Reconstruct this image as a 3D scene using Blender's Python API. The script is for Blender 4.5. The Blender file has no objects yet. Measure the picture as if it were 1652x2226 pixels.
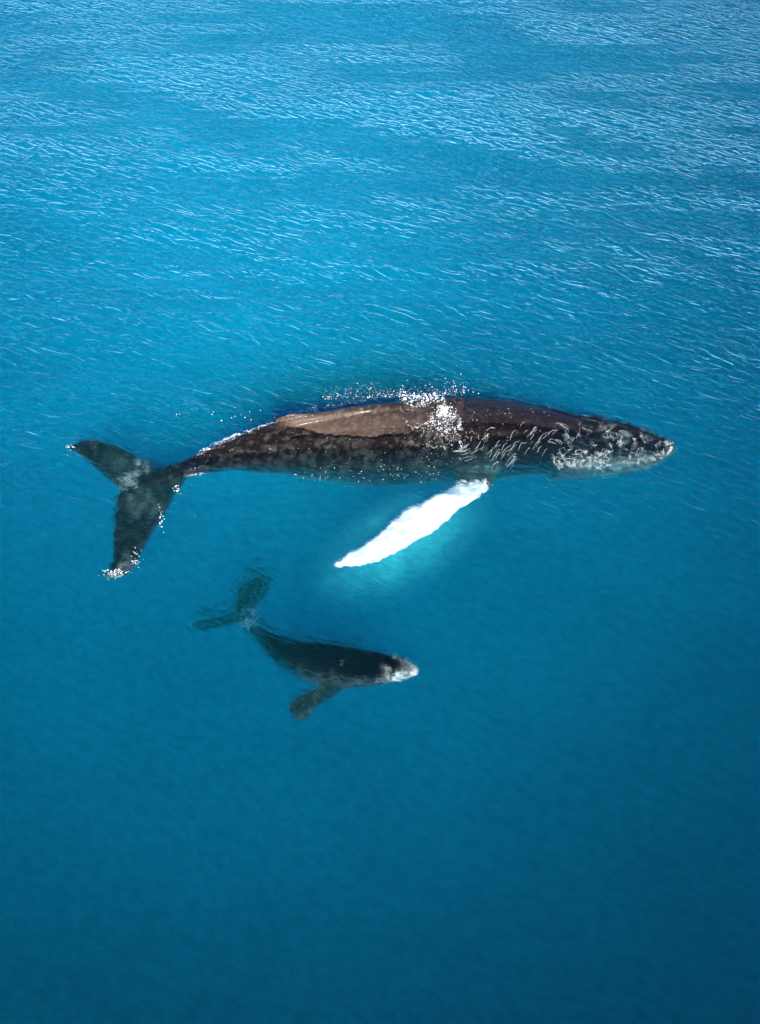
import bpy, bmesh, math, random
import numpy as np
from mathutils import Vector, Matrix, noise, kdtree
from mathutils.bvhtree import BVHTree
R = math.radians
random.seed(7); rng = np.random.default_rng(7)
S = bpy.context.scene
COL = S.collection

# ------------------------------------------------------------------ camera
CAM_H, PITCH, VFOV = 16.5, 50.0, 52.0          # metres above the sea, degrees below the horizon, vertical field
cam = bpy.data.cameras.new('camera'); co = bpy.data.objects.new('camera', cam); COL.objects.link(co)
co.location = (0, 0, CAM_H); co.rotation_euler = (R(90-PITCH), 0, 0)
cam.sensor_fit = 'VERTICAL'; cam.angle = R(VFOV); cam.clip_end = 6000
S.camera = co
# ------------------------------------------------------------------ sky, sun, exposure
SUN_EL, SUN_AZ = 38.0, -8.0                      # sun behind the camera; azimuth from -Y towards +X
az = R(SUN_AZ)
to_sun = Vector((-math.sin(az)*math.cos(R(SUN_EL)), -math.cos(az)*math.cos(R(SUN_EL)), math.sin(R(SUN_EL))))
W = bpy.data.worlds.new('World'); S.world = W; W.use_nodes = True
wn = W.node_tree; bg = wn.nodes['Background']
sky = wn.nodes.new('ShaderNodeTexSky'); sky.sky_type = 'NISHITA'; sky.sun_disc = False
sky.sun_elevation = R(SUN_EL); sky.sun_rotation = math.atan2(to_sun.x, to_sun.y)
sky.air_density = 0.55; sky.dust_density = 1.6; sky.ozone_density = 2.0
tint = wn.nodes.new('ShaderNodeMix'); tint.data_type = 'RGBA'; tint.blend_type = 'MULTIPLY'; tint.inputs[0].default_value = 1.0
tint.inputs[7].default_value = (.45, .82, 1.1, 1)           # a clear, deep blue day
wn.links.new(sky.outputs[0], tint.inputs[6]); wn.links.new(tint.outputs[2], bg.inputs['Color']); bg.inputs['Strength'].default_value = 0.12
sl = bpy.data.lights.new('sun', 'SUN'); sl.energy = 4.8; sl.angle = R(0.5); sl.color = (1.0, 0.95, 0.88)
so = bpy.data.objects.new('sun', sl); COL.objects.link(so)
so.rotation_euler = (-to_sun).to_track_quat('-Z', 'Y').to_euler(); so.location = (0, -20, 30)
S.view_settings.view_transform = 'Standard'; S.view_settings.look = 'None'
S.view_settings.exposure = 1.7; S.view_settings.gamma = 1.0; S.view_settings.use_curve_mapping = False
cy = S.cycles
cy.max_bounces = 16; cy.volume_bounces = 8; cy.transparent_max_bounces = 16; cy.transmission_bounces = 12
cy.use_denoising = True; cy.sample_clamp_indirect = 6.0

# ------------------------------------------------------------------ pixel <-> world (1652 x 2225 reading of the photograph)
PW, PH = 1652.0, 2225.0
TV = math.tan(R(VFOV/2)); TH = TV*PW/PH
cp, sp = math.cos(R(PITCH)), math.sin(R(PITCH))
def ray(px, py):
    a = (px/PW*2-1)*TH; b = (1-py/PH*2)*TV
    return Vector((a, cp + b*sp, -sp + b*cp))
def at(px, py, z=0.0):
    d = ray(px, py); t = (z-CAM_H)/d.z
    return Vector((0, 0, CAM_H)) + d*t
def scale_at(px, py, z=0.0):                      # metres per photo pixel, across the view
    d = ray(px, py); t = (z-CAM_H)/d.z
    return t*2*TH/PW

# ------------------------------------------------------------------ node helpers
def mat(name):
    m = bpy.data.materials.new(name); m.use_nodes = True
    nt = m.node_tree; nt.nodes.clear()
    return m, nt
def N(nt, t, **kw):
    n = nt.nodes.new(t)
    for k, v in kw.items():
        if k in n.inputs.keys() if isinstance(k, str) else False: n.inputs[k].default_value = v
        else: setattr(n, k, v)
    return n
def L(nt, a, b): nt.links.new(a, b)
def math_n(nt, op, a, b=None, c=None, clamp=False):
    n = nt.nodes.new('ShaderNodeMath'); n.operation = op; n.use_clamp = clamp
    for i, v in enumerate((a, b, c)):
        if v is None: continue
        if isinstance(v, (int, float)): n.inputs[i].default_value = v
        else: nt.links.new(v, n.inputs[i])
    return n.outputs[0]
def ramp(nt, fac, stops):
    n = nt.nodes.new('ShaderNodeValToRGB'); e = n.color_ramp.elements
    while len(e) < len(stops): e.new(0.5)
    for el, (p, c) in zip(e, stops):
        el.position = p; el.color = (c, c, c, 1) if isinstance(c, (int, float)) else (*c, 1)
    nt.links.new(fac, n.inputs[0]); return n.outputs[0]
def tag(o, label=None, cat=None, kind=None):
    if label: o['label'] = label
    if cat: o['category'] = cat
    if kind: o['kind'] = kind
def smooth(me):
    me.polygons.foreach_set('use_smooth', [True]*len(me.polygons)); me.update()
def sstep(a, b, x):
    t = np.clip((x-a)/(b-a), 0, 1); return t*t*(3-2*t)

# ------------------------------------------------------------------ the sea: one closed body of water
waves = []
def train(lam, amp, deg, n, spread=22):
    for i in range(n):
        l = lam*rng.uniform(0.72, 1.38); d = R(deg + rng.normal(0, spread)); k = 2*math.pi/l
        waves.append((k*math.cos(d), k*math.sin(d), amp*rng.uniform(.5, 1.3)/math.sqrt(n), rng.uniform(0, 6.283), l))
train(9.0, .020, 88, 6, 26)
train(3.6, .008, 98, 12, 40)
train(1.7, .0085, 84, 18, 46)
train(0.85, .005, 66, 16, 26)
train(0.42, .0030, 60, 22, 34)
train(0.24, .0012, 50, 24, 50)
WX = [(1464, 977), (1300, 968), (1110, 955), (900, 960), (740, 967), (600, 975), (485, 993), (400, 1023), (300, 1058)]
def wash(x, y):
    """small rings running off the whale's body"""
    C = [at(a, b, 0) for a, b in WX]; d = np.full(x.shape, 1e9); u = np.zeros(x.shape); side = np.zeros(x.shape)
    for i in range(len(C)-1):
        ax, ay = C[i].x, C[i].y; bx, by = C[i+1].x-ax, C[i+1].y-ay
        t = np.clip(((x-ax)*bx+(y-ay)*by)/(bx*bx+by*by), 0, 1); e = np.hypot(x-ax-bx*t, y-ay-by*t); k = e < d; d[k] = e[k]; u[k] = (i+t[k]); side[k] = (y > ay+by*t)[k]
    k = 2*math.pi/.42
    a = (.0025+.0045*side)*np.exp(-np.maximum(d-1.1, 0)/1.7)*sstep(.7, 1.2, d)*(1-sstep(6, 8, d))
    return a*np.sin(k*d*(1+.05*np.sin(1.3*u)) + 1.5*np.sin(u*2.1+.3*x) + .8*np.sin(3.1*x+1.7*y))*(.55+.45*np.sin(u*1.7+1))
def calm_at(x, y):                                # the water lies calmer towards the camera, and by the whale's lee
    return 0.20 + 0.80*sstep(12.0, 22.0, y)
def sea_height(x, y, lam_min=0.0):
    h = np.zeros_like(x)
    for kx, ky, a, p, l in waves:
        w = 1.0 if np.isscalar(lam_min) else np.clip(l/(3.0*lam_min) - 1.0, 0, 1)
        ph = kx*x + ky*y + p + 0.35*np.sin(0.31*kx*x - 0.23*ky*y + p*2)
        s = np.sin(ph)
        h += w*a*(s + 0.22*np.cos(2*ph))
    h = h*calm_at(x, y) + wash(x, y)
    return h
def axis(lo, hi, step, a, b, g=1.045, cap=6.0):
    mid = list(np.arange(lo, hi, step)); up = []; s = step; v = mid[-1]
    while v < b: s = min(s*g, cap if v < b*.3 else 1e9); v += s; up.append(v)
    dn = []; s = step; v = lo
    while v > a: s = min(s*g, cap if v > a*.3 else 1e9); v -= s; dn.append(v)
    return np.array(dn[::-1] + mid + up)
xs = axis(-8.6, 8.6, .05, -900, 900); ys = axis(8.5, 19.5, .05, -500, 1400)
X, Y = np.meshgrid(xs, ys); SX = np.gradient(xs)[None, :]; SY = np.gradient(ys)[:, None]
Z = sea_height(X, Y, np.maximum(SX, SY) + 0*X)
nx, ny = len(xs), len(ys)
V = np.stack([X.ravel(), Y.ravel(), Z.ravel()], 1)
idx = np.arange(nx*ny).reshape(ny, nx)
F = np.stack([idx[:-1, :-1], idx[:-1, 1:], idx[1:, 1:], idx[1:, :-1]], -1).reshape(-1, 4).tolist()
DEPTH = -45.0
ring = list(idx[0, :]) + list(idx[1:, -1]) + list(idx[-1, -2::-1]) + list(idx[-2:0:-1, 0])
base = len(V)
V = np.concatenate([V, np.stack([V[ring, 0], V[ring, 1], np.full(len(ring), DEPTH)], 1)])
nr = len(ring)
for i in range(nr):
    j = (i+1) % nr
    F.append([int(ring[j]), int(ring[i]), base+i, base+j])
F.append([base+i for i in range(nr)][::-1])
me = bpy.data.meshes.new('water'); me.from_pydata(V.tolist(), [], F); smooth(me)
water = bpy.data.objects.new('water', me); COL.objects.link(water); tag(water, kind='structure')
tree_sea = None

def water_material():
    m, nt = mat('sea_water')
    out = N(nt, 'ShaderNodeOutputMaterial')
    geo = N(nt, 'ShaderNodeNewGeometry'); sep = N(nt, 'ShaderNodeSeparateXYZ'); L(nt, geo.outputs['Position'], sep.inputs[0])
    def wave_noise(scale, rot, stretch, detail, rough=.55, dist=0.0):
        mp = N(nt, 'ShaderNodeMapping'); mp.vector_type = 'TEXTURE'         # crests run along the turned x axis
        mp.inputs['Rotation'].default_value = (0, 0, R(rot)); mp.inputs['Scale'].default_value = (1/(scale*stretch), 1/scale, 1000.0)
        L(nt, geo.outputs['Position'], mp.inputs[0])
        n = N(nt, 'ShaderNodeTexNoise'); n.inputs['Scale'].default_value = 1.0; n.inputs['Detail'].default_value = detail
        n.inputs['Roughness'].default_value = rough; n.inputs['Distortion'].default_value = dist
        L(nt, mp.outputs[0], n.inputs['Vector']); return n.outputs['Fac']
    # small wind ripples, their crests long and slanting; patches where the wind touches more or less
    a = wave_noise(2.2, -18, .38, 3, .55, .3); a = math_n(nt, 'SUBTRACT', 1.0, math_n(nt, 'ABSOLUTE', math_n(nt, 'SUBTRACT', a, .5)))
    b = wave_noise(4.8, -27, .34, 2, .45, .45); b = math_n(nt, 'SUBTRACT', 1.0, math_n(nt, 'ABSOLUTE', math_n(nt, 'MULTIPLY_ADD', b, 2.0, -1.0))); b = math_n(nt, 'POWER', b, 3.0)
    c = wave_noise(11.0, -28, .40, 2, .5, .2)
    patch = wave_noise(.22, 16, .34, 3, .6, .4)
    patch = ramp(nt, patch, [(.30, .65), (.70, 1.2)])
    far = math_n(nt, 'SMOOTH_MIN', 1.0, math_n(nt, 'MULTIPLY_ADD', sep.outputs['Y'], 1/13.0, -12.5/13.0), .15)
    far = math_n(nt, 'MAXIMUM', far, .0)
    far = math_n(nt, 'MULTIPLY_ADD', far, .66, .16)
    h = math_n(nt, 'ADD', math_n(nt, 'MULTIPLY', a, .10), math_n(nt, 'MULTIPLY', b, .062))
    h = math_n(nt, 'ADD', h, math_n(nt, 'MULTIPLY', c, .022))
    h0 = h
    far = math_n(nt, 'ADD', far, math_n(nt, 'MULTIPLY', math_n(nt, 'MULTIPLY_ADD', sep.outputs['Y'], 1/6.0, -1.1, clamp=True), .12))
    h = math_n(nt, 'MULTIPLY', h, math_n(nt, 'MULTIPLY', patch, far))
    bp = N(nt, 'ShaderNodeBump'); bp.inputs['Strength'].default_value = 1.0; bp.inputs['Distance'].default_value = 1.0
    L(nt, h, bp.inputs['Height'])
    d = wave_noise(7.0, -35, .6, 4, .6, .9)
    br = N(nt, 'ShaderNodeBump'); br.inputs['Strength'].default_value = 1.0; br.inputs['Distance'].default_value = 1.0
    L(nt, math_n(nt, 'MULTIPLY', math_n(nt, 'MULTIPLY_ADD', d, .12, h0), 2.1), br.inputs['Height'])
    dt = N(nt, 'ShaderNodeVectorMath'); dt.operation = 'DOT_PRODUCT'; L(nt, bp.outputs[0], dt.inputs[0]); L(nt, geo.outputs['Incoming'], dt.inputs[1])
    graze = math_n(nt, 'POWER', math_n(nt, 'SUBTRACT', 1.0, math_n(nt, 'ABSOLUTE', dt.outputs['Value']), clamp=True), 5.0)
    fres = math_n(nt, 'MULTIPLY_ADD', graze, .98, .02)           # how much a water surface mirrors, from either side
    gl = N(nt, 'ShaderNodeBsdfGlossy'); gl.inputs['Roughness'].default_value = .02; L(nt, bp.outputs[0], gl.inputs['Normal'])
    tr = N(nt, 'ShaderNodeBsdfTransparent')
    # streaks and mottling of wave-focused light, put into the surface's transmission colour
    light_streaks = math_n(nt, 'MULTIPLY', ramp(nt, wave_noise(.45, -14, .5, 4, .6, .6), [(.30, .82), (.68, 1.0)]), ramp(nt, wave_noise(6.5, -28, .6, 3, .65, .3), [(.36, .80), (.62, 1.0)]))
    L(nt, light_streaks, tr.inputs['Color'])
    rf = N(nt, 'ShaderNodeBsdfRefraction'); rf.inputs['IOR'].default_value = REF_IOR; rf.inputs['Roughness'].default_value = 0.0
    L(nt, br.outputs[0], rf.inputs['Normal'])
    m1 = N(nt, 'ShaderNodeMixShader'); m1.inputs[0].default_value = REF_SHARE; L(nt, tr.outputs[0], m1.inputs[1]); L(nt, rf.outputs[0], m1.inputs[2])
    m2 = N(nt, 'ShaderNodeMixShader'); L(nt, fres, m2.inputs[0])
    L(nt, (m1 if REF_SHARE > 0 else tr).outputs[0], m2.inputs[1]); L(nt, gl.outputs[0], m2.inputs[2])
    L(nt, m2.outputs[0], out.inputs['Surface'])
    sc_ = N(nt, 'ShaderNodeVolumeScatter'); sc_.inputs['Color'].default_value = (.01, .76, .88, 1); sc_.inputs['Density'].default_value = SCAT
    sc_.inputs['Anisotropy'].default_value = -0.72
    ab = N(nt, 'ShaderNodeVolumeAbsorption'); ab.inputs['Color'].default_value = (0.0, .70, .82, 1); ab.inputs['Density'].default_value = ABS
    ad = N(nt, 'ShaderNodeAddShader'); L(nt, sc_.outputs[0], ad.inputs[0]); L(nt, ab.outputs[0], ad.inputs[1])
    L(nt, ad.outputs[0], out.inputs['Volume'])
    return m
REF_IOR, REF_SHARE, SCAT, ABS = 1.13, 0.55, 0.0104, 0.33
water.data.materials.append(water_material())

# sea bed, far below
me = bpy.data.meshes.new('seabed')
me.from_pydata([(-1000, -600, -46), (1000, -600, -46), (1000, 1500, -46), (-1000, 1500, -46)], [], [(0, 1, 2, 3)])
m, nt = mat('sea_bed_sand'); o_ = N(nt, 'ShaderNodeOutputMaterial'); p_ = N(nt, 'ShaderNodeBsdfPrincipled')
nz = N(nt, 'ShaderNodeTexNoise'); nz.inputs['Scale'].default_value = .2
L(nt, ramp(nt, nz.outputs['Fac'], [(.3, (.02, .05, .08)), (.7, (.04, .08, .11))]), p_.inputs['Base Color']); L(nt, p_.outputs[0], o_.inputs[0])
bed = bpy.data.objects.new('seabed', me); COL.objects.link(bed); me.materials.append(m); tag(bed, kind='structure')

# ------------------------------------------------------------------ whale modelling
def loft(bm, st, seg=28, shape=None):
    """st: list of (centre, half-width vector a, half-thickness vector b). A closed skin through the ellipses."""
    rings = []
    for i, (c, a, b) in enumerate(st):
        r = []
        for k in range(seg):
            t = 2*math.pi*k/seg; ca, sa = math.cos(t), math.sin(t)
            if shape: ca, sa = shape(i/(len(st)-1), ca, sa)
            r.append(bm.verts.new(c + a*ca + b*sa))
        rings.append(r)
    for r0, r1 in zip(rings, rings[1:]):
        for k in range(seg):
            bm.faces.new((r0[k], r0[(k+1) % seg], r1[(k+1) % seg], r1[k]))
    bm.faces.new(rings[0][::-1]); bm.faces.new(rings[-1])
def catmull(pts, n):
    """resample rows of numbers with a Catmull-Rom curve"""
    P = np.array(pts, float); P = np.vstack([2*P[0]-P[1], P, 2*P[-1]-P[-2]]); out = []
    m = len(pts)-1
    for i in range(n):
        u = i/(n-1)*m; k = min(int(u), m-1); t = u-k
        p0, p1, p2, p3 = P[k], P[k+1], P[k+2], P[k+3]
        out.append(.5*((2*p1) + (p2-p0)*t + (2*p0-5*p1+4*p2-p3)*t*t + (3*p1-p0-3*p2+p3)*t**3))
    return np.array(out)
def body_stations(rows, n=70, squash=1.0):
    """rows: px, silhouette top, silhouette bottom, height of the back above the water -> round sections seen between those edges"""
    rs = catmull(rows, n); C = []; Rr = []
    for px, yt, yb, zt in rs:
        mid = (yt+yb)/2; r = max((yb-yt)/2*scale_at(px, mid, zt-.5), .03)
        c = at(px, mid, zt-r); C.append(c); Rr.append(r)
    st = []
    for i in range(n):
        t = (C[min(i+1, n-1)] - C[max(i-1, 0)]).normalized()
        side = t.cross(Vector((0, 0, 1))).normalized(); up = side.cross(t).normalized()
        sl_ = abs(t.x)                                       # the slant of the axis in the picture shortens the section
        st.append((C[i], side*Rr[i]*max(sl_, .75), up*Rr[i]*squash*max(sl_, .75)))
    return st, C, Rr
def blade(rows, n=26, seg=20, thick=.07):
    """rows: (edge A px, py), (edge B px, py), z -> thin lens sections from edge to edge"""
    rs = catmull([(a[0], a[1], b[0], b[1], z) for a, b, z in rows], n); st = []
    for i, (ax, ay, bx, by, z) in enumerate(rs):
        A, B = at(ax, ay, z), at(bx, by, z); c = (A+B)/2; a = (B-A)/2
        t = thick*(0.35+0.65*min(1, a.length/.5))
        st.append((c, a, Vector((0, 0, 1))*t))
    return st
def finish(name, pieces, voxel, material, colour, disp=None):
    """voxel-join the pieces into one continuous skin"""
    bm = bmesh.new()
    for f in pieces: f(bm)
    bmesh.ops.recalc_face_normals(bm, faces=bm.faces)
    me = bpy.data.meshes.new(name+'_raw'); bm.to_mesh(me); bm.free()
    o = bpy.data.objects.new(name+'_raw', me); COL.objects.link(o)
    md = o.modifiers.new('r', 'REMESH'); md.mode = 'VOXEL'; md.voxel_size = voxel
    ms = o.modifiers.new('s', 'SMOOTH'); ms.iterations = 14; ms.factor = .5
    dg = bpy.context.evaluated_depsgraph_get(); me2 = bpy.data.meshes.new_from_object(o.evaluated_get(dg))
    bpy.data.objects.remove(o); me2.name = name
    n = len(me2.vertices); P = np.empty(n*3); me2.vertices.foreach_get('co', P); P = P.reshape(-1, 3)
    Nn = np.empty(n*3); me2.vertices.foreach_get('normal', Nn); Nn = Nn.reshape(-1, 3)
    if disp is not None:
        P = P + Nn*disp(P, Nn)[:, None]; me2.vertices.foreach_set('co', P.ravel())
    cols = colour(P, Nn); cols['air'] = sstep(-.06, .02, P[:, 2])
    for key, arr in cols.items():
        if arr.ndim == 2:
            at_ = me2.attributes.new(key, 'FLOAT_COLOR', 'POINT'); at_.data.foreach_set('color', np.hstack([arr, np.ones((n, 1))]).ravel())
        else:
            at_ = me2.attributes.new(key, 'FLOAT', 'POINT'); at_.data.foreach_set('value', arr)
    smooth(me2); ob = bpy.data.objects.new(name, me2); COL.objects.link(ob)
    me2.materials.clear(); me2.materials.append(material)
    return ob, P, Nn

def skin_material(name):
    m, nt = mat(name); out = N(nt, 'ShaderNodeOutputMaterial'); p = N(nt, 'ShaderNodeBsdfPrincipled')
    tc = N(nt, 'ShaderNodeTexCoord').outputs['Object']
    at_ = N(nt, 'ShaderNodeAttribute'); at_.attribute_name = 'tone'
    rg = N(nt, 'ShaderNodeAttribute'); rg.attribute_name = 'rough'
    def nz(s, d, r=.6, dist=0.0):
        n = N(nt, 'ShaderNodeTexNoise'); n.inputs['Scale'].default_value = s; n.inputs['Detail'].default_value = d
        n.inputs['Roughness'].default_value = r; n.inputs['Distortion'].default_value = dist; L(nt, tc, n.inputs['Vector']); return n.outputs['Fac']
    # fine mottling multiplies the skin tone, pale nicks and barnacles sit on top
    mix = N(nt, 'ShaderNodeMix'); mix.data_type = 'RGBA'; mix.blend_type = 'MULTIPLY'; mix.inputs[0].default_value = 1.0
    pl = N(nt, 'ShaderNodeAttribute'); pl.attribute_name = 'plain'; L(nt, math_n(nt, 'SUBTRACT', 1.0, pl.outputs['Fac']), mix.inputs[0])
    L(nt, at_.outputs['Color'], mix.inputs[6]); L(nt, ramp(nt, nz(9, 6, .7, .6), [(.3, .40), (.5, .9), (.7, 1.7)]), mix.inputs[7])
    vo = N(nt, 'ShaderNodeTexVoronoi'); vo.inputs['Scale'].default_value = 8.5; L(nt, tc, vo.inputs['Vector'])
    spot = math_n(nt, 'MULTIPLY', ramp(nt, vo.outputs['Distance'], [(.10, 1.0), (.20, 0.0)]), ramp(nt, nz(2.3, 3), [(.50, 0.0), (.60, 1.0)]))
    mx2 = N(nt, 'ShaderNodeMix'); mx2.data_type = 'RGBA'; mx2.inputs[7].default_value = (.30, .25, .21, 1)
    L(nt, math_n(nt, 'MULTIPLY', math_n(nt, 'MULTIPLY', spot, math_n(nt, 'SUBTRACT', 1.0, pl.outputs['Fac'])), .6), mx2.inputs[0]); L(nt, mix.outputs[2], mx2.inputs[6])
    L(nt, mx2.outputs[2], p.inputs['Base Color'])
    p.inputs['Roughness'].default_value = .38; p.inputs['Specular IOR Level'].default_value = .16
    L(nt, math_n(nt, 'MULTIPLY_ADD', rg.outputs['Fac'], .40, .25), p.inputs['Roughness']); dry = math_n(nt, 'SUBTRACT', 1.0, rg.outputs['Fac'], clamp=True)
    p.inputs['Coat Weight'].default_value = .16; p.inputs['Coat Roughness'].default_value = .20; p.inputs['Coat IOR'].default_value = 1.33
    air = N(nt, 'ShaderNodeAttribute'); air.attribute_name = 'air'      # wet skin shines in air, hardly at all under water
    L(nt, math_n(nt, 'MULTIPLY', math_n(nt, 'MULTIPLY', air.outputs['Fac'], dry), .22), p.inputs['Coat Weight']); L(nt, math_n(nt, 'MULTIPLY_ADD', air.outputs['Fac'], .08, .02), p.inputs['Specular IOR Level'])
    bp = N(nt, 'ShaderNodeBump'); bp.inputs['Distance'].default_value = 1.0
    h = math_n(nt, 'ADD', math_n(nt, 'MULTIPLY', nz(4.5, 6, .68, 1.2), .50), math_n(nt, 'MULTIPLY', nz(17, 4, .65, .6), .06))
    L(nt, math_n(nt, 'MULTIPLY', math_n(nt, 'MULTIPLY_ADD', rg.outputs['Fac'], .95, .05), h), bp.inputs['Height'])
    L(nt, bp.outputs[0], p.inputs['Normal'])
    L(nt, p.outputs[0], out.inputs['Surface']); return m
skin = skin_material('whale_skin')

def fbm(P, s, oct=4, seed=0.0):
    return np.array([noise.fractal(Vector((p[0]*s+seed, p[1]*s-seed, p[2]*s+3*seed)), .9, 2.1, oct) for p in P])

# ---- the adult: silhouette rows px, top, bottom, back height above the sea
A_ROWS = [(1464, 968, 986, -.16), (1452, 955, 993, -.12), (1428, 943, 1008, -.10), (1395, 931, 1017, -.08), (1350, 918, 1021, -.05),
          (1300, 908, 1027, -.02), (1240, 898, 1031, .02), (1180, 884, 1034, .10), (1110, 870, 1040, .18), (1040, 862, 1045, .25),
          (970, 861, 1049, .30), (900, 866, 1055, .32), (820, 874, 1058, .31), (740, 887, 1050, .28), (660, 902, 1039, .25),
          (600, 918, 1032, .22), (540, 938, 1028, .16), (485, 961, 1026, .09), (440, 982, 1030, .02), (400, 1003, 1043, -.08), (350, 1028, 1062, -.20), (300, 1046, 1070, -.26)]
ast, AC, AR = body_stations(A_ROWS, 90)
def body_shape(u, ca, sa):
    return ca, sa
def a_body(bm): loft(bm, ast, 40)
def ridge(bm):                                               # the low keel of the back that rises into the dorsal fin
    rows = [(1010, 868, .28), (930, 872, .31), (860, 879, .34), (780, 886, .34), (700, 899, .33), (640, 908, .33), (606, 913, .38)]
    st = []
    for px, py, z in catmull(rows, 24):
        c = at(px, py+7, z-.09); st.append((c, Vector((0, .13, -.02)), Vector((0, 0, .12))))
    loft(bm, st, 14)
    # dorsal fin: a low hooked blade
    rows = [(700, 905, .30, .10), (650, 908, .38, .13), (620, 911, .44, .12), (603, 914, .46, .07), (594, 915, .46, .03)]
    loft(bm, [(at(x, y, z-.08), Vector((0, .045, 0)), Vector((0, 0, h))) for x, y, z, h in catmull(rows, 14)], 12)
def fluke_far(bm):
    loft(bm, blade([((392, 1004), (330, 1068), -.28-.14), ((345, 1018), (268, 1067), -.30-.14), ((310, 996), (245, 1050), -.30-.14), ((268, 976), (216, 1026), -.28-.14),
                    ((228, 962), (196, 1005), -.22-.14), ((192, 957), (172, 988), -.15-.14), ((165, 964), (156, 977), -.10-.14), ((150, 971), (148, 973), -.08-.14)], 34, 20, .075))
def fluke_near(bm):
    loft(bm, blade([((340, 1015), (400, 1040), -.26-.14), ((300, 1040), (394, 1058), -.30-.14), ((262, 1072), (378, 1082), -.34-.14), ((251, 1110), (362, 1112), -.34-.14), ((247, 1150), (343, 1146), -.32-.14),
                    ((245, 1190), (316, 1190), -.28-.14), ((246, 1222), (298, 1222), -.22-.14), ((236, 1240), (278, 1246), -.17-.14), ((226, 1250), (242, 1259), -.13-.14)], 36, 20, .08))
def flipper_near(bm):
    loft(bm, blade([((985, 1020), (1085, 1020), -.60-.12), ((985, 1058), (1068, 1056), -.42-.12), ((945, 1082), (1034, 1084), -.16-.12), ((880, 1112), (996, 1108), -.18-.12), ((842, 1146), (950, 1150), -.16-.12),
                    ((802, 1178), (888, 1184), -.14-.12), ((768, 1200), (842, 1210), -.14-.12), ((742, 1216), (795, 1226), -.14-.12), ((726, 1228), (740, 1233), -.14-.12)], 40, 24, .10))
def flipper_far(bm):
    st = []
    c0 = at(1050, 930, -.9)
    for i in range(12):
        u = i/11; w = .42*(1-.75*u)
        st.append((c0 + Vector((-1.6*u*1.2, .5+.9*u, -1.9*u)), Vector((w, .12, -.15)), Vector((.02, .05, .05))*1.4))
    loft(bm, st, 16)
def tubercles(bm):
    rnd = random.Random(3)
    for k in range(46):
        i = rnd.randint(3, 24); c, a, b = ast[i]; th = rnd.choice([rnd.uniform(.2, 1.5), rnd.uniform(1.2, 2.6), rnd.uniform(-.35, -.1)])
        p = c + a*math.cos(th) + b*math.sin(th)
        bmesh.ops.create_icosphere(bm, subdivisions=2, radius=rnd.uniform(.04, .07), matrix=Matrix.Translation(p))
def jaw(bm):                                                 # the lower jaw, a little wider than the upper and bulging below it
    st = []
    for i in range(0, 30, 2):
        c, a, b = ast[i]; u = i/30
        st.append((c - b*.30 - a.normalized()*0.0, a*(1.07+.03*math.sin(u*3.1)), b*.80))
    loft(bm, st, 32)
ac = np.array([list(c) for c in AC]); ar = np.array(AR)
def along(P, C):
    """index along the spine (0 snout .. 1 tail) and how far round from the back towards the near flank"""
    C = np.array(C); out = np.zeros(len(P)); best = np.full(len(P), 1e9); m = len(C)-1
    for i in range(m):
        a, b = C[i, :2], C[i+1, :2]; ab = b-a
        t = np.clip(((P[:, 0]-a[0])*ab[0]+(P[:, 1]-a[1])*ab[1])/(ab@ab), 0, 1)
        d = (P[:, 0]-a[0]-ab[0]*t)**2 + (P[:, 1]-a[1]-ab[1]*t)**2
        k = d < best; best[k] = d[k]; out[k] = (i+t[k])/m
    return out
kd_flip = None
def region_kd(fn):
    bm = bmesh.new(); fn(bm); pts = [v.co.copy() for v in bm.verts]; bm.free()
    kd = kdtree.KDTree(len(pts))
    for i, p in enumerate(pts): kd.insert(p, i)
    kd.balance(); return kd
def near_mask(P, fn, d0, d1):
    kd = region_kd(fn); d = np.array([kd.find(Vector(p))[2] for p in P]); return 1 - sstep(d0, d1, d)

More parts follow.
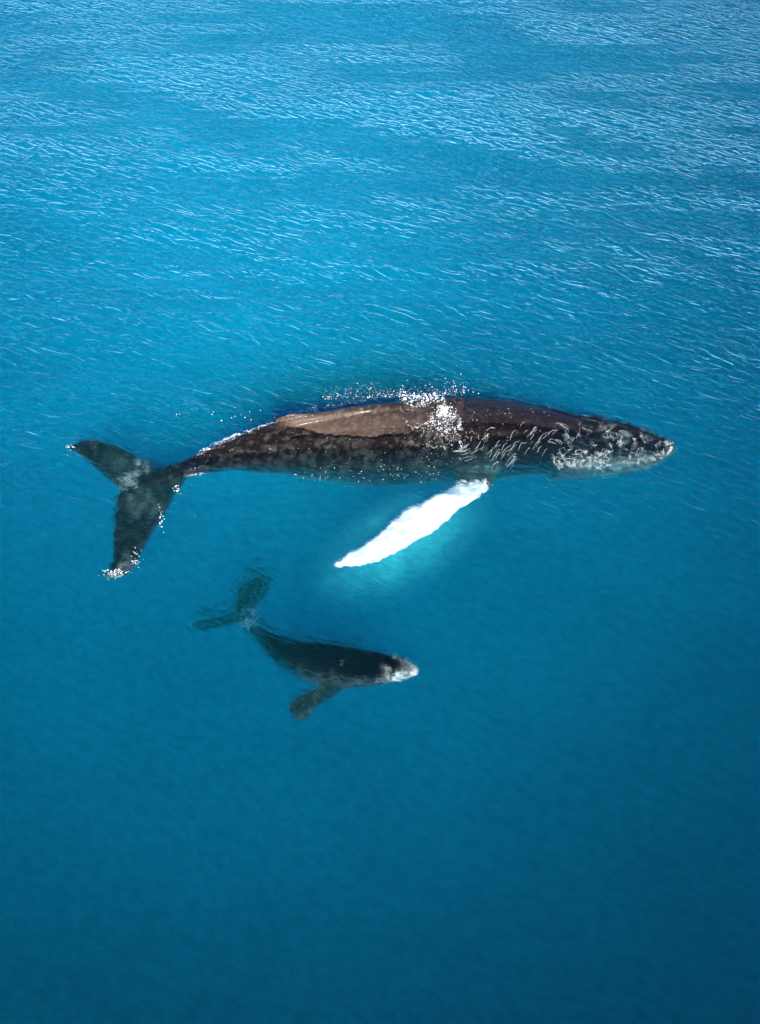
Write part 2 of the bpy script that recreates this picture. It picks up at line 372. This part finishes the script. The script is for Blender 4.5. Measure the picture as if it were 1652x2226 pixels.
def adult_colour(P, Nn):
    s = along(P, ac); n = len(P)
    ci = np.clip((s*(len(ac)-1)).round().astype(int), 0, len(ac)-1)
    rel = (P[:, 2]-ac[ci, 2])/ar[ci]                        # 1 at the back, -1 at the belly
    near = (ac[ci, 1]-P[:, 1])/ar[ci]                       # 1 on the near flank
    vv = rel*.68 - near*.73                                # how far up the rounded side, 1 at the ridge line
    edge = np.interp(s, [0, .42, .47, .52, .58, .64, .68, 1], [.9, .80, .42, .20, .15, .28, .66, 1.2])
    f1 = fbm(P, 1.6, 4, 1.0); f2 = fbm(P, 5.0, 4, 7.0); f3 = fbm(P, .7, 3, 13.0); f4 = fbm(P, 8.0, 3, 21.0)
    dark = np.array([.0085, .0045, .0045]); brown = np.array([.046, .027, .018]); grey = np.array([.020, .018, .016]); pale = np.array([.33, .38, .35]); white = np.array([.94, .95, .94])
    col = np.tile(dark, (n, 1))
    def mixin(w, c):
        nonlocal col
        w = np.clip(w, 0, 1)[:, None]; col = col*(1-w) + c*w
    mixin(.2*sstep(-.1, .6, f1), grey)
    # scuffed brown back between mid-body and dorsal fin
    tan = (1-sstep(.68, .73, s))*sstep(.44, .56, s+.05*f1)*sstep(-.03, .04, vv-edge+.05*f2)*(1-.8*sstep(.55, .95, vv)*(1-sstep(.56, .66, s)))
    mixin(tan*.95, brown)
    mixin(tan*sstep(.56, .68, s)*.5, brown*1.7)  # paler towards the fin: the sheen on the ridge put into the colour
    mixin((1-sstep(.66, .80, s))*sstep(.40, .50, s)*sstep(.12, .0, vv-edge)*sstep(-.5, .1, vv)*sstep(-.1, .4, f2)*.35, brown)
    # worn grey lower flank
    mixin(sstep(.30, .42, s)*(1-sstep(.72, .80, s))*sstep(.45, .0, rel)*sstep(.0, .5, f1+.5*f2)*.8, grey*1.3)
    mixin(sstep(.34, .44, s)*sstep(.25, .0, vv)*sstep(.05, .38, f2+.3*f1)*.75, np.array([.060, .062, .054]))
    mixin(sstep(.40, .50, s)*(1-sstep(.80, .9, s))*sstep(.0, .5, f4)*.5, np.array([.075, .060, .052]))
    # pale throat and lower jaw
    mixin((1-sstep(.20, .30, s+.05*f3))*sstep(.42, .0, rel+.18*f1)*.85, pale*.9)
    mixin((1-sstep(.20, .30, s))*sstep(.0, .35, f4)*.8, dark*2)
    mixin((1-sstep(.16, .30, s))*.5*sstep(.15, .4, f2), pale*.7)
    # tail stock and flukes
    fl = near_mask(P, fluke_near, .05, .18); ff = near_mask(P, fluke_far, .05, .18)
    flk = np.maximum(fl, ff)
    mixin(flk*.95, np.array([.004, .008, .007]))
    mixin(flk*sstep(.25, .60, f1+.8*f2)*.2, pale*.25)
    mixin(flk*sstep(.3, .6, f4)*.25, pale*.3)
    for (x, y, r, w) in ((276, 1034, .26, 2.6), (300, 1020, .2, 1.5), (300, 1085, .40, .55), (330, 1100, .3, .4), (262, 1000, .3, .35), (320, 995, .14, .7), (285, 1222, .30, .8), (245, 1248, .26, 1.0), (352, 1130, .16, .7)):
        c = at(x, y, -.25); d = np.hypot(P[:, 0]-c.x, P[:, 1]-c.y)
        mixin(flk*w*.32*(1-sstep(r*.2, r*.8, d+.35*f2+.25*f4)), pale*1.1)
    # the long white flipper, mottled at its root along the leading edge
    kd = region_kd(flipper_near); dd = np.array([kd.find(Vector(p))[2] for p in P])
    fp = 1-sstep(.075, .13, dd)
    c0 = at(1052, 1030, -.6)
    root = np.hypot(P[:, 0]-c0.x, P[:, 1]-c0.y)
    belly = sstep(-.35, -.75, rel)*(1-flk)*(1-sstep(.68, .85, s))
    mixin(belly*.55, pale)
    mixin(fp*.9*(1-sstep(.40, .62, root+.14*f2)), np.array([.03, .045, .04]))
    ycut = at(1000, 1060, -.4).y; out_ = 1-sstep(ycut-.02, ycut+.22, P[:, 1]+.15*f2)   # the white ends before the blade meets the body
    mixin(fp*sstep(.36, .50, root+.16*f2)*out_, white)
    mixin(fp*(1-sstep(.36, .50, root+.16*f2))*sstep(-.05, .3, f4)*.6, pale*.6)
    rough = np.clip(.25 + .75*sstep(.55, .1, rel) , 0, 1)
    rough = np.maximum(rough, sstep(.66, .72, s)); rough = rough*(1-.7*fp)*(1-.55*flk)
    smooth_front = (1-sstep(.36, .44, s))*sstep(-.2, .2, rel)
    rough = rough*(1-.6*smooth_front)
    rough = np.maximum(rough, sstep(.45, .18, vv)*(1-flk)*(1-fp))
    plain = fp*sstep(.36, .50, root+.12*f2)*out_
    return {'tone': col, 'rough': rough*(1-plain)*(1-.8*tan), 'plain': np.maximum(plain, .65*tan)}
def adult_disp(P, Nn):
    s = along(P, ac); ci = np.clip((s*(len(ac)-1)).round().astype(int), 0, len(ac)-1)
    rel = (P[:, 2]-ac[ci, 2])/ar[ci]
    lump = fbm(P, 3.2, 4, 4.0)
    groove = np.sin(28*rel + 2*s)*.012*(1-sstep(.22, .36, s))*sstep(.15, -.1, rel)
    on = 1-sstep(1.12, 1.3, np.linalg.norm(P-ac[ci], axis=1)/ar[ci])
    groove = groove*on
    return (1-on)*fbm(P, 5.5, 3, 9.0)*.038 + lump*.030*on*sstep(.75, .1, rel)*sstep(.18, .4, s) + groove
whale, WP, WN = finish('humpback_whale', [a_body, ridge, fluke_far, fluke_near, flipper_near, flipper_far, tubercles, jaw], .024, skin, adult_colour, adult_disp)
tag(whale, 'large dark humpback whale lying awash with a brown scuffed back and one long white flipper', 'whale')

# ---- the calf, wholly under water
C_UP = .52
C_ROWS = [(907, 1455, 1468, -.62), (898, 1441, 1477, -.58), (876, 1427, 1482, -.58), (845, 1418, 1488, -.62), (805, 1411, 1495, -.68),
          (755, 1401, 1500, -.75), (705, 1394, 1492, -.82), (660, 1388, 1476, -.90), (620, 1380, 1455, -1.02), (590, 1368, 1425, -1.15), (566, 1359, 1398, -1.46), (545, 1346, 1373, -1.75), (530, 1333, 1352, -1.92)]
C_ROWS = [(a, b, c, z+C_UP) for a, b, c, z in C_ROWS]
cst, CC, CR = body_stations(C_ROWS, 60, .85)
def c_body(bm): loft(bm, cst, 32)
def c_fluke_up(bm):
    loft(bm, blade([((560, 1352), (512, 1338), -1.50+C_UP-.45), ((548, 1332), (513, 1322), -1.55+C_UP-.45), ((562, 1314), (512, 1303), -1.62+C_UP-.45), ((580, 1290), (516, 1285), -1.70+C_UP-.45),
                    ((590, 1272), (530, 1268), -1.76+C_UP-.45), ((587, 1256), (553, 1255), -1.80+C_UP-.45), ((574, 1247), (568, 1246), -1.82+C_UP-.45)], 24, 16, .05))
def c_fluke_left(bm):
    loft(bm, blade([((545, 1328), (555, 1360), -1.48+C_UP-.45), ((515, 1325), (533, 1350), -1.50+C_UP-.45), ((490, 1335), (502, 1360), -1.52+C_UP-.45), ((460, 1342), (468, 1367), -1.50+C_UP-.45),
                    ((435, 1345), (440, 1371), -1.46+C_UP-.45), ((422, 1350), (424, 1368), -1.42+C_UP-.45), ((416, 1356), (416, 1360), -1.40+C_UP-.45)], 24, 16, .05))
def c_flipper(bm):
    loft(bm, blade([((690, 1470), (752, 1490), -.80), ((694, 1490), (738, 1506), -.78), ((672, 1502), (718, 1518), -.76), ((650, 1513), (697, 1532), -.74),
                    ((634, 1524), (682, 1546), -.72), ((626, 1536), (672, 1558), -.70), ((632, 1549), (662, 1567), -.68), ((646, 1562), (656, 1569), -.66)], 26, 18, .05))
def c_flipper_far(bm):
    c0 = at(760, 1425, -1.25); st = []
    for i in range(10):
        u = i/9; w = .22*(1-.75*u)
        st.append((c0 + Vector((-.6*u, .1+.35*u, -.75*u)), Vector((w, .06, -.07)), Vector((.01, .03, .03))*1.3))
    loft(bm, st, 14)
cc = np.array([list(c) for c in CC]); cr = np.array(CR)
def calf_colour(P, Nn):
    s = along(P, cc); n = len(P); ci = np.clip((s*(len(cc)-1)).round().astype(int), 0, len(cc)-1)
    rel = (P[:, 2]-cc[ci, 2])/cr[ci]; near = (cc[ci, 1]-P[:, 1])/cr[ci]
    f1 = fbm(P, 2.6, 4, 2.0); f2 = fbm(P, 7.0, 4, 5.0)
    col = np.tile(np.array([.001, .001, .002]), (n, 1))
    def mixin(w, c):
        nonlocal col
        w = np.clip(w, 0, 1)[:, None]; col = col*(1-w) + c*w
    pale = np.array([.75, .80, .74])
    mixin((1-sstep(.16, .30, s+.05*f1))*sstep(.15, .60, np.abs(near)+.25*f1+.2*f2)*sstep(-.35, .1, f2+.2*f1), pale)
    mixin((1-sstep(.05, .12, s))*.7*sstep(-.1, .3, f2), pale)
    mixin((1-sstep(.12, .22, s))*.22, pale*.6)
    mixin(sstep(.28, .34, s)*(1-sstep(.5, .7, s))*sstep(.72, 1.0, near+.3*f2)*.25, pale*.3)
    fp = near_mask(P, c_flipper, .05, .10)
    mixin(fp*.85, np.array([.006, .012, .011])); mixin(fp*sstep(.15, .5, f2+f1*.5)*.3, pale*.25)
    c1 = at(545, 1352, -1.3); d = np.hypot(P[:, 0]-c1.x, P[:, 1]-c1.y); mixin((1-sstep(.06, .22, d+.12*f2))*.6, pale)
    return {'tone': col, 'rough': np.full(n, .3), 'plain': np.zeros(n)}
calf, KP, KN = finish('whale_calf', [c_body, c_fluke_up, c_fluke_left, c_flipper, c_flipper_far], .022, skin, calf_colour)
tag(calf, 'small black whale calf swimming wholly under water below the big whale, pale around its snout', 'whale')


# ------------------------------------------------------------------ foam and spray
bvh = BVHTree.FromPolygons([tuple(p) for p in WP], [tuple(p.vertices) for p in whale.data.polygons])
def surf(px, py):
    """the point of the sea or of the whale's back that lies there"""
    d = ray(px, py).normalized(); o = Vector((0, 0, CAM_H)); p = at(px, py, 0)
    h = bvh.ray_cast(o, d)
    if h[0] is not None and h[0].z > 0.0: return h[0].copy(), h[1]
    p.z = float(sea_height(np.array([p.x]), np.array([p.y]))[0]) + .004
    return p, Vector((0, 0, 1))
def strand(bm, pts, w):
    """a thin rope of foam lying along the points, or a trail of froth"""
    if FROTH[0]:
        for (p, nn), (q, _) in zip(pts, pts[1:]):
            for j in range(FROTH[0]): blob(bm, p.lerp(q, random.random()) + Vector((random.gauss(0, w), random.gauss(0, w), 0)), w*random.uniform(.25, .75))
        return
    rings = []; n = len(pts)
    for i, (p, nn) in enumerate(pts):
        t = (pts[min(i+1, n-1)][0]-pts[max(i-1, 0)][0]);
        if t.length < 1e-5: t = Vector((1, 0, 0))
        t.normalize(); sd = t.cross(nn).normalized(); ww = w*(.35+.65*math.sin(math.pi*(i+.5)/n))*random.uniform(.6, 1.4)
        rings.append([bm.verts.new(p + sd*FW[0]*ww*math.cos(a) + nn*FW[0]*(ww*.5*math.sin(a)+ww*.2)) for a in (0, 1.257, 2.513, 3.77, 5.027)])
    for r0, r1 in zip(rings, rings[1:]):
        for k in range(5): bm.faces.new((r0[k], r0[(k+1) % 5], r1[(k+1) % 5], r1[k]))
def path(px, py, wob=3.0, step=7.0):
    """points every few centimetres along a wandering line through the picture points"""
    out = []
    rs = catmull(list(zip(px, py)), max(4, int(sum(math.hypot(px[i+1]-px[i], py[i+1]-py[i]) for i in range(len(px)-1))/step)))
    o1, o2 = random.uniform(0, 50), random.uniform(0, 50)
    for i, (x, y) in enumerate(rs):
        x += wob*noise.noise(Vector((i*.45, o1, 0)))*1.6; y += wob*noise.noise(Vector((i*.45, o2, 5)))*1.6
        out.append(surf(x, y))
    return out
def blob(bm, p, r, flat=.5):
    m = Matrix.Translation(p) @ Matrix.Rotation(random.uniform(0, 3), 4, 'Z') @ Matrix.Diagonal((1, random.uniform(.5, 1), flat, 1))
    bmesh.ops.create_icosphere(bm, subdivisions=1, radius=r, matrix=m)
FROTH = [3]
fo = bmesh.new(); FW = [.36]
def broken(xs_, ys_, w=.012, wob=3, keep=.7, seg=6):
    pts = path(xs_, ys_, wob, 5.0); i = 0
    while i < len(pts)-2:
        k = random.randint(3, seg)
        if random.random() < keep: strand(fo, pts[i:i+k+1], w*random.uniform(.6, 1.3))
        i += k
# blow splash on the back, its streams running off
for k in range(700):
    u = abs(random.gauss(0, .55)); h = u*54; p, nn = surf(964 + .12*h + random.gauss(0, 7+.26*h), 885 + h + random.gauss(0, 2))
    blob(fo, p + nn*random.uniform(0, .08)*max(0, 1-u), random.uniform(.003, .009)*(1.3 if u < .4 else .8))
for x0, y0, x1, y1, c in ((950, 912, 898, 930, 2), (960, 925, 955, 958, 2), (975, 925, 984, 956, 2), (978, 930, 1004, 972, 2), (950, 935, 918, 965, 2), (985, 935, 996, 965, 2)):
    for j in range(c):
        e = random.uniform(.5, 1.05); q = random.gauss(0, 5)
        broken([x0+random.gauss(0, 4), (x0+x1)/2+q+random.gauss(0, 3), x0+(x1-x0)*e+q], [y0+random.gauss(0, 3), (y0+y1)/2+random.gauss(0, 3), y0+(y1-y0)*e+random.gauss(0, 3)], .012, 4, .85)
broken([865, 876, 896], [879, 905, 928], .012, 3, .95); broken([896, 915, 942], [930, 928, 908], .022, 4, 1); broken([893, 925, 950], [926, 921, 905], .018, 4, 1)
for k in range(150):
    x = random.uniform(868, 968); y = 866 + random.gauss(0, 5) + (968-x)*.03; p, nn = surf(x, y); blob(fo, p+nn*random.uniform(0, .05), random.uniform(.006, .022))
for k in range(22):
    x = random.uniform(868, 950); y = random.uniform(858, 890); broken([x, x+random.uniform(8, 26)], [y, y+random.uniform(-4, 6)], .013, 4, 1)
# wash along the tail stock and behind the back
for k in range(9):
    q = random.uniform(-5, 4); broken([425, 455, 485, 512, 540, 570, 602], [992+q, 974+q, 963+q, 950+q, 941+q, 930+q, 921+q], .011, 4, .33, 4)
for k in range(9):
    q = random.uniform(-9, -1); broken([620, 680, 740, 800, 870], [908+q, 896+q, 884+q, 873+q, 864+q], .006, 4, .16, 4)
for k in range(10):
    x = random.uniform(385, 430); y = 1035 + random.uniform(-8, 12) - (x-385)*.2; broken([x, x+random.uniform(10, 40)], [y, y-random.uniform(2, 10)], .008, 3, .8)
FROTH[0] = 2
for k in range(2): broken([596, 620, 640, 680], [916, 912, 908.5, 903], .008, 2, .8, 6)  # froth trail added along the ridge for its bright rim glint
FROTH[0] = 0
FW[0] = .17
# slanting foam threads over the shoulder; lace over the head standing for caustic light
for k in range(46):
    x = random.uniform(1040, 1200); y = random.uniform(950, 1022) if x < 1120 else random.uniform(935, 1018); l = random.uniform(10, 26)
    broken([x, x+l*.45, x+l], [y, y-l*.75, y-l*1.05], .0075, 4, .8)
for k in range(26):
    a0 = random.uniform(-.4, 1.2); r = random.uniform(30, 75); xs_ = [990+r*math.cos(a0+j*.25) for j in range(3)]; ys_ = [950+r*.75*math.sin(a0+j*.25) for j in range(3)]
    broken(xs_, ys_, .007, 2, .8)
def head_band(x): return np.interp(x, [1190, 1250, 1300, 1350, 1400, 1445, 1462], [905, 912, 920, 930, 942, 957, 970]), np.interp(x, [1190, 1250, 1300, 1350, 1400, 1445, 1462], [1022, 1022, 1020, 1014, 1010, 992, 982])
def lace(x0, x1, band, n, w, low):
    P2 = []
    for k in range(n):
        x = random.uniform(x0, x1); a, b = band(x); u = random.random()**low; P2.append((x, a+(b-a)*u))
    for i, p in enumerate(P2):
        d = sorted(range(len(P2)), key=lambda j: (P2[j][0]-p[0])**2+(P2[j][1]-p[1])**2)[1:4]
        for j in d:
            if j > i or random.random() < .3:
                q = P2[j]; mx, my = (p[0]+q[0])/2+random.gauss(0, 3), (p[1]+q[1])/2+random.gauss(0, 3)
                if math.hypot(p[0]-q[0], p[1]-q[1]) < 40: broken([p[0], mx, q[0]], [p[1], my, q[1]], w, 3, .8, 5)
FROTH[0] = 2; FW[0] = .34; lace(938, 1004, lambda x: (888+abs(x-966)*.5, 936), 46, .010, .8); lace(905, 1012, lambda x: (925, 978), 46, .009, 1.1); FW[0] = .16; FROTH[0] = 0
lace(1195, 1460, head_band, 210, .0065, .70)  # threads shaped as the net of caustic light on the head
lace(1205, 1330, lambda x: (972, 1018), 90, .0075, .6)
lace(1000, 1058, lambda x: (1042, 1078-(x-1000)*.3), 70, .008, 1)
# bubbles strewn over the flank, the flukes and the flipper's root
def strew(n, x0, x1, y0, y1, r0, r1):
    for k in range(n):
        p, nn = surf(random.uniform(x0, x1), random.uniform(y0, y1)); blob(fo, p, random.uniform(r0, r1))
strew(70, 640, 960, 1012, 1048, .004, .011); strew(45, 620, 1000, 925, 1010, .003, .008); strew(40, 900, 1060, 880, 1010, .004, .009); strew(40, 1040, 1200, 880, 1010, .004, .008)
def tip(n, cx, cy, sx, sy, r0, r1):
    for k in range(n):
        p, nn = surf(random.gauss(cx, sx), random.gauss(cy, sy)); blob(fo, p, random.uniform(r0, r1))
tip(80, 252, 1245, 14, 5, .004, .013); tip(30, 295, 1213, 6, 10, .004, .011); tip(24, 350, 1130, 4, 14, .005, .013); tip(16, 384, 1062, 4, 5, .006, .015); tip(14, 155, 971, 5, 3, .006, .013); tip(10, 1456, 975, 5, 8, .006, .014)
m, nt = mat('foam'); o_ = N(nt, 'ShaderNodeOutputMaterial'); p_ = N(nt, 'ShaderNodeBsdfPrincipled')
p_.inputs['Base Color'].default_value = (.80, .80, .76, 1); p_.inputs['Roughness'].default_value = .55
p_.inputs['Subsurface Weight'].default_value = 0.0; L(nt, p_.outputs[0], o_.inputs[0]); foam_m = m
me = bpy.data.meshes.new('sea_foam_and_light_net'); fo.to_mesh(me); fo.free(); smooth(me); me.materials.append(foam_m)
foam = bpy.data.objects.new('sea_foam_and_light_net', me); COL.objects.link(foam); tag(foam, 'white foam and bubbles washing over the back of the large whale, and threads standing for light on its head and ridge', 'foam', 'stuff')
sb = bmesh.new()
for k in range(420):
    u = random.random(); x = 700 + 310*u; y = 868 - 10*u - abs(random.gauss(0, 1))*14*(1-.3*abs(u-.5))
    p = at(x, y, 0); z = random.uniform(.02, .45); p = at(x, y, z); blob(sb, p, random.uniform(.003, .007)*random.choice((.6, .8, 1, 1.7)), .9)
for k in range(16):
    p = at(random.uniform(380, 600), random.uniform(885, 925), .03); blob(sb, p, random.uniform(.007, .012), .9)
for x, y in ((1002, 813), (990, 838), (1012, 842), (1018, 848), (1029, 852), (1040, 855), (985, 828), (968, 822)): blob(sb, at(x, y, .3), .011, .9)
me = bpy.data.meshes.new('spray'); sb.to_mesh(me); sb.free(); smooth(me); me.materials.append(foam_m)
spray = bpy.data.objects.new('spray', me); COL.objects.link(spray); tag(spray, 'drops of white spray over the sea beyond the large whale', 'spray', 'stuff')

# scattering volume added round the white flipper to carry its turquoise glow
c = at(878, 1180, -.9)
m, nt = mat('flipper_glow'); o_ = N(nt, 'ShaderNodeOutputMaterial'); tc = N(nt, 'ShaderNodeTexCoord')
gr = N(nt, 'ShaderNodeTexGradient'); gr.gradient_type = 'SPHERICAL'; L(nt, tc.outputs['Object'], gr.inputs[0])
nz = N(nt, 'ShaderNodeTexNoise'); nz.inputs['Scale'].default_value = 3.2; nz.inputs['Detail'].default_value = 4; L(nt, tc.outputs['Object'], nz.inputs['Vector'])
den = math_n(nt, 'MULTIPLY', math_n(nt, 'POWER', gr.outputs['Fac'], 1.7), ramp(nt, nz.outputs['Fac'], [(.34, .1), (.66, 1.7)]))
vs = N(nt, 'ShaderNodeVolumeScatter'); vs.inputs['Color'].default_value = (.10, .95, .90, 1); vs.inputs['Anisotropy'].default_value = -.3
L(nt, math_n(nt, 'MULTIPLY', den, .85), vs.inputs['Density']); L(nt, vs.outputs[0], o_.inputs['Volume'])
bm = bmesh.new(); bmesh.ops.create_icosphere(bm, subdivisions=3, radius=1.0)
me = bpy.data.meshes.new('flipper_glow'); bm.to_mesh(me); bm.free(); me.materials.append(m)
glow_ob = bpy.data.objects.new('flipper_glow', me); COL.objects.link(glow_ob); glow_ob.location = c
glow_ob.scale = (2.5, 1.3, .78); glow_ob.rotation_euler = (0, 0, R(38)); tag(glow_ob, 'turquoise scattering volume added for the glow round the white flipper', 'water', 'stuff')
S.cycles.volume_step_rate = 2.0; S.cycles.volume_max_steps = 64
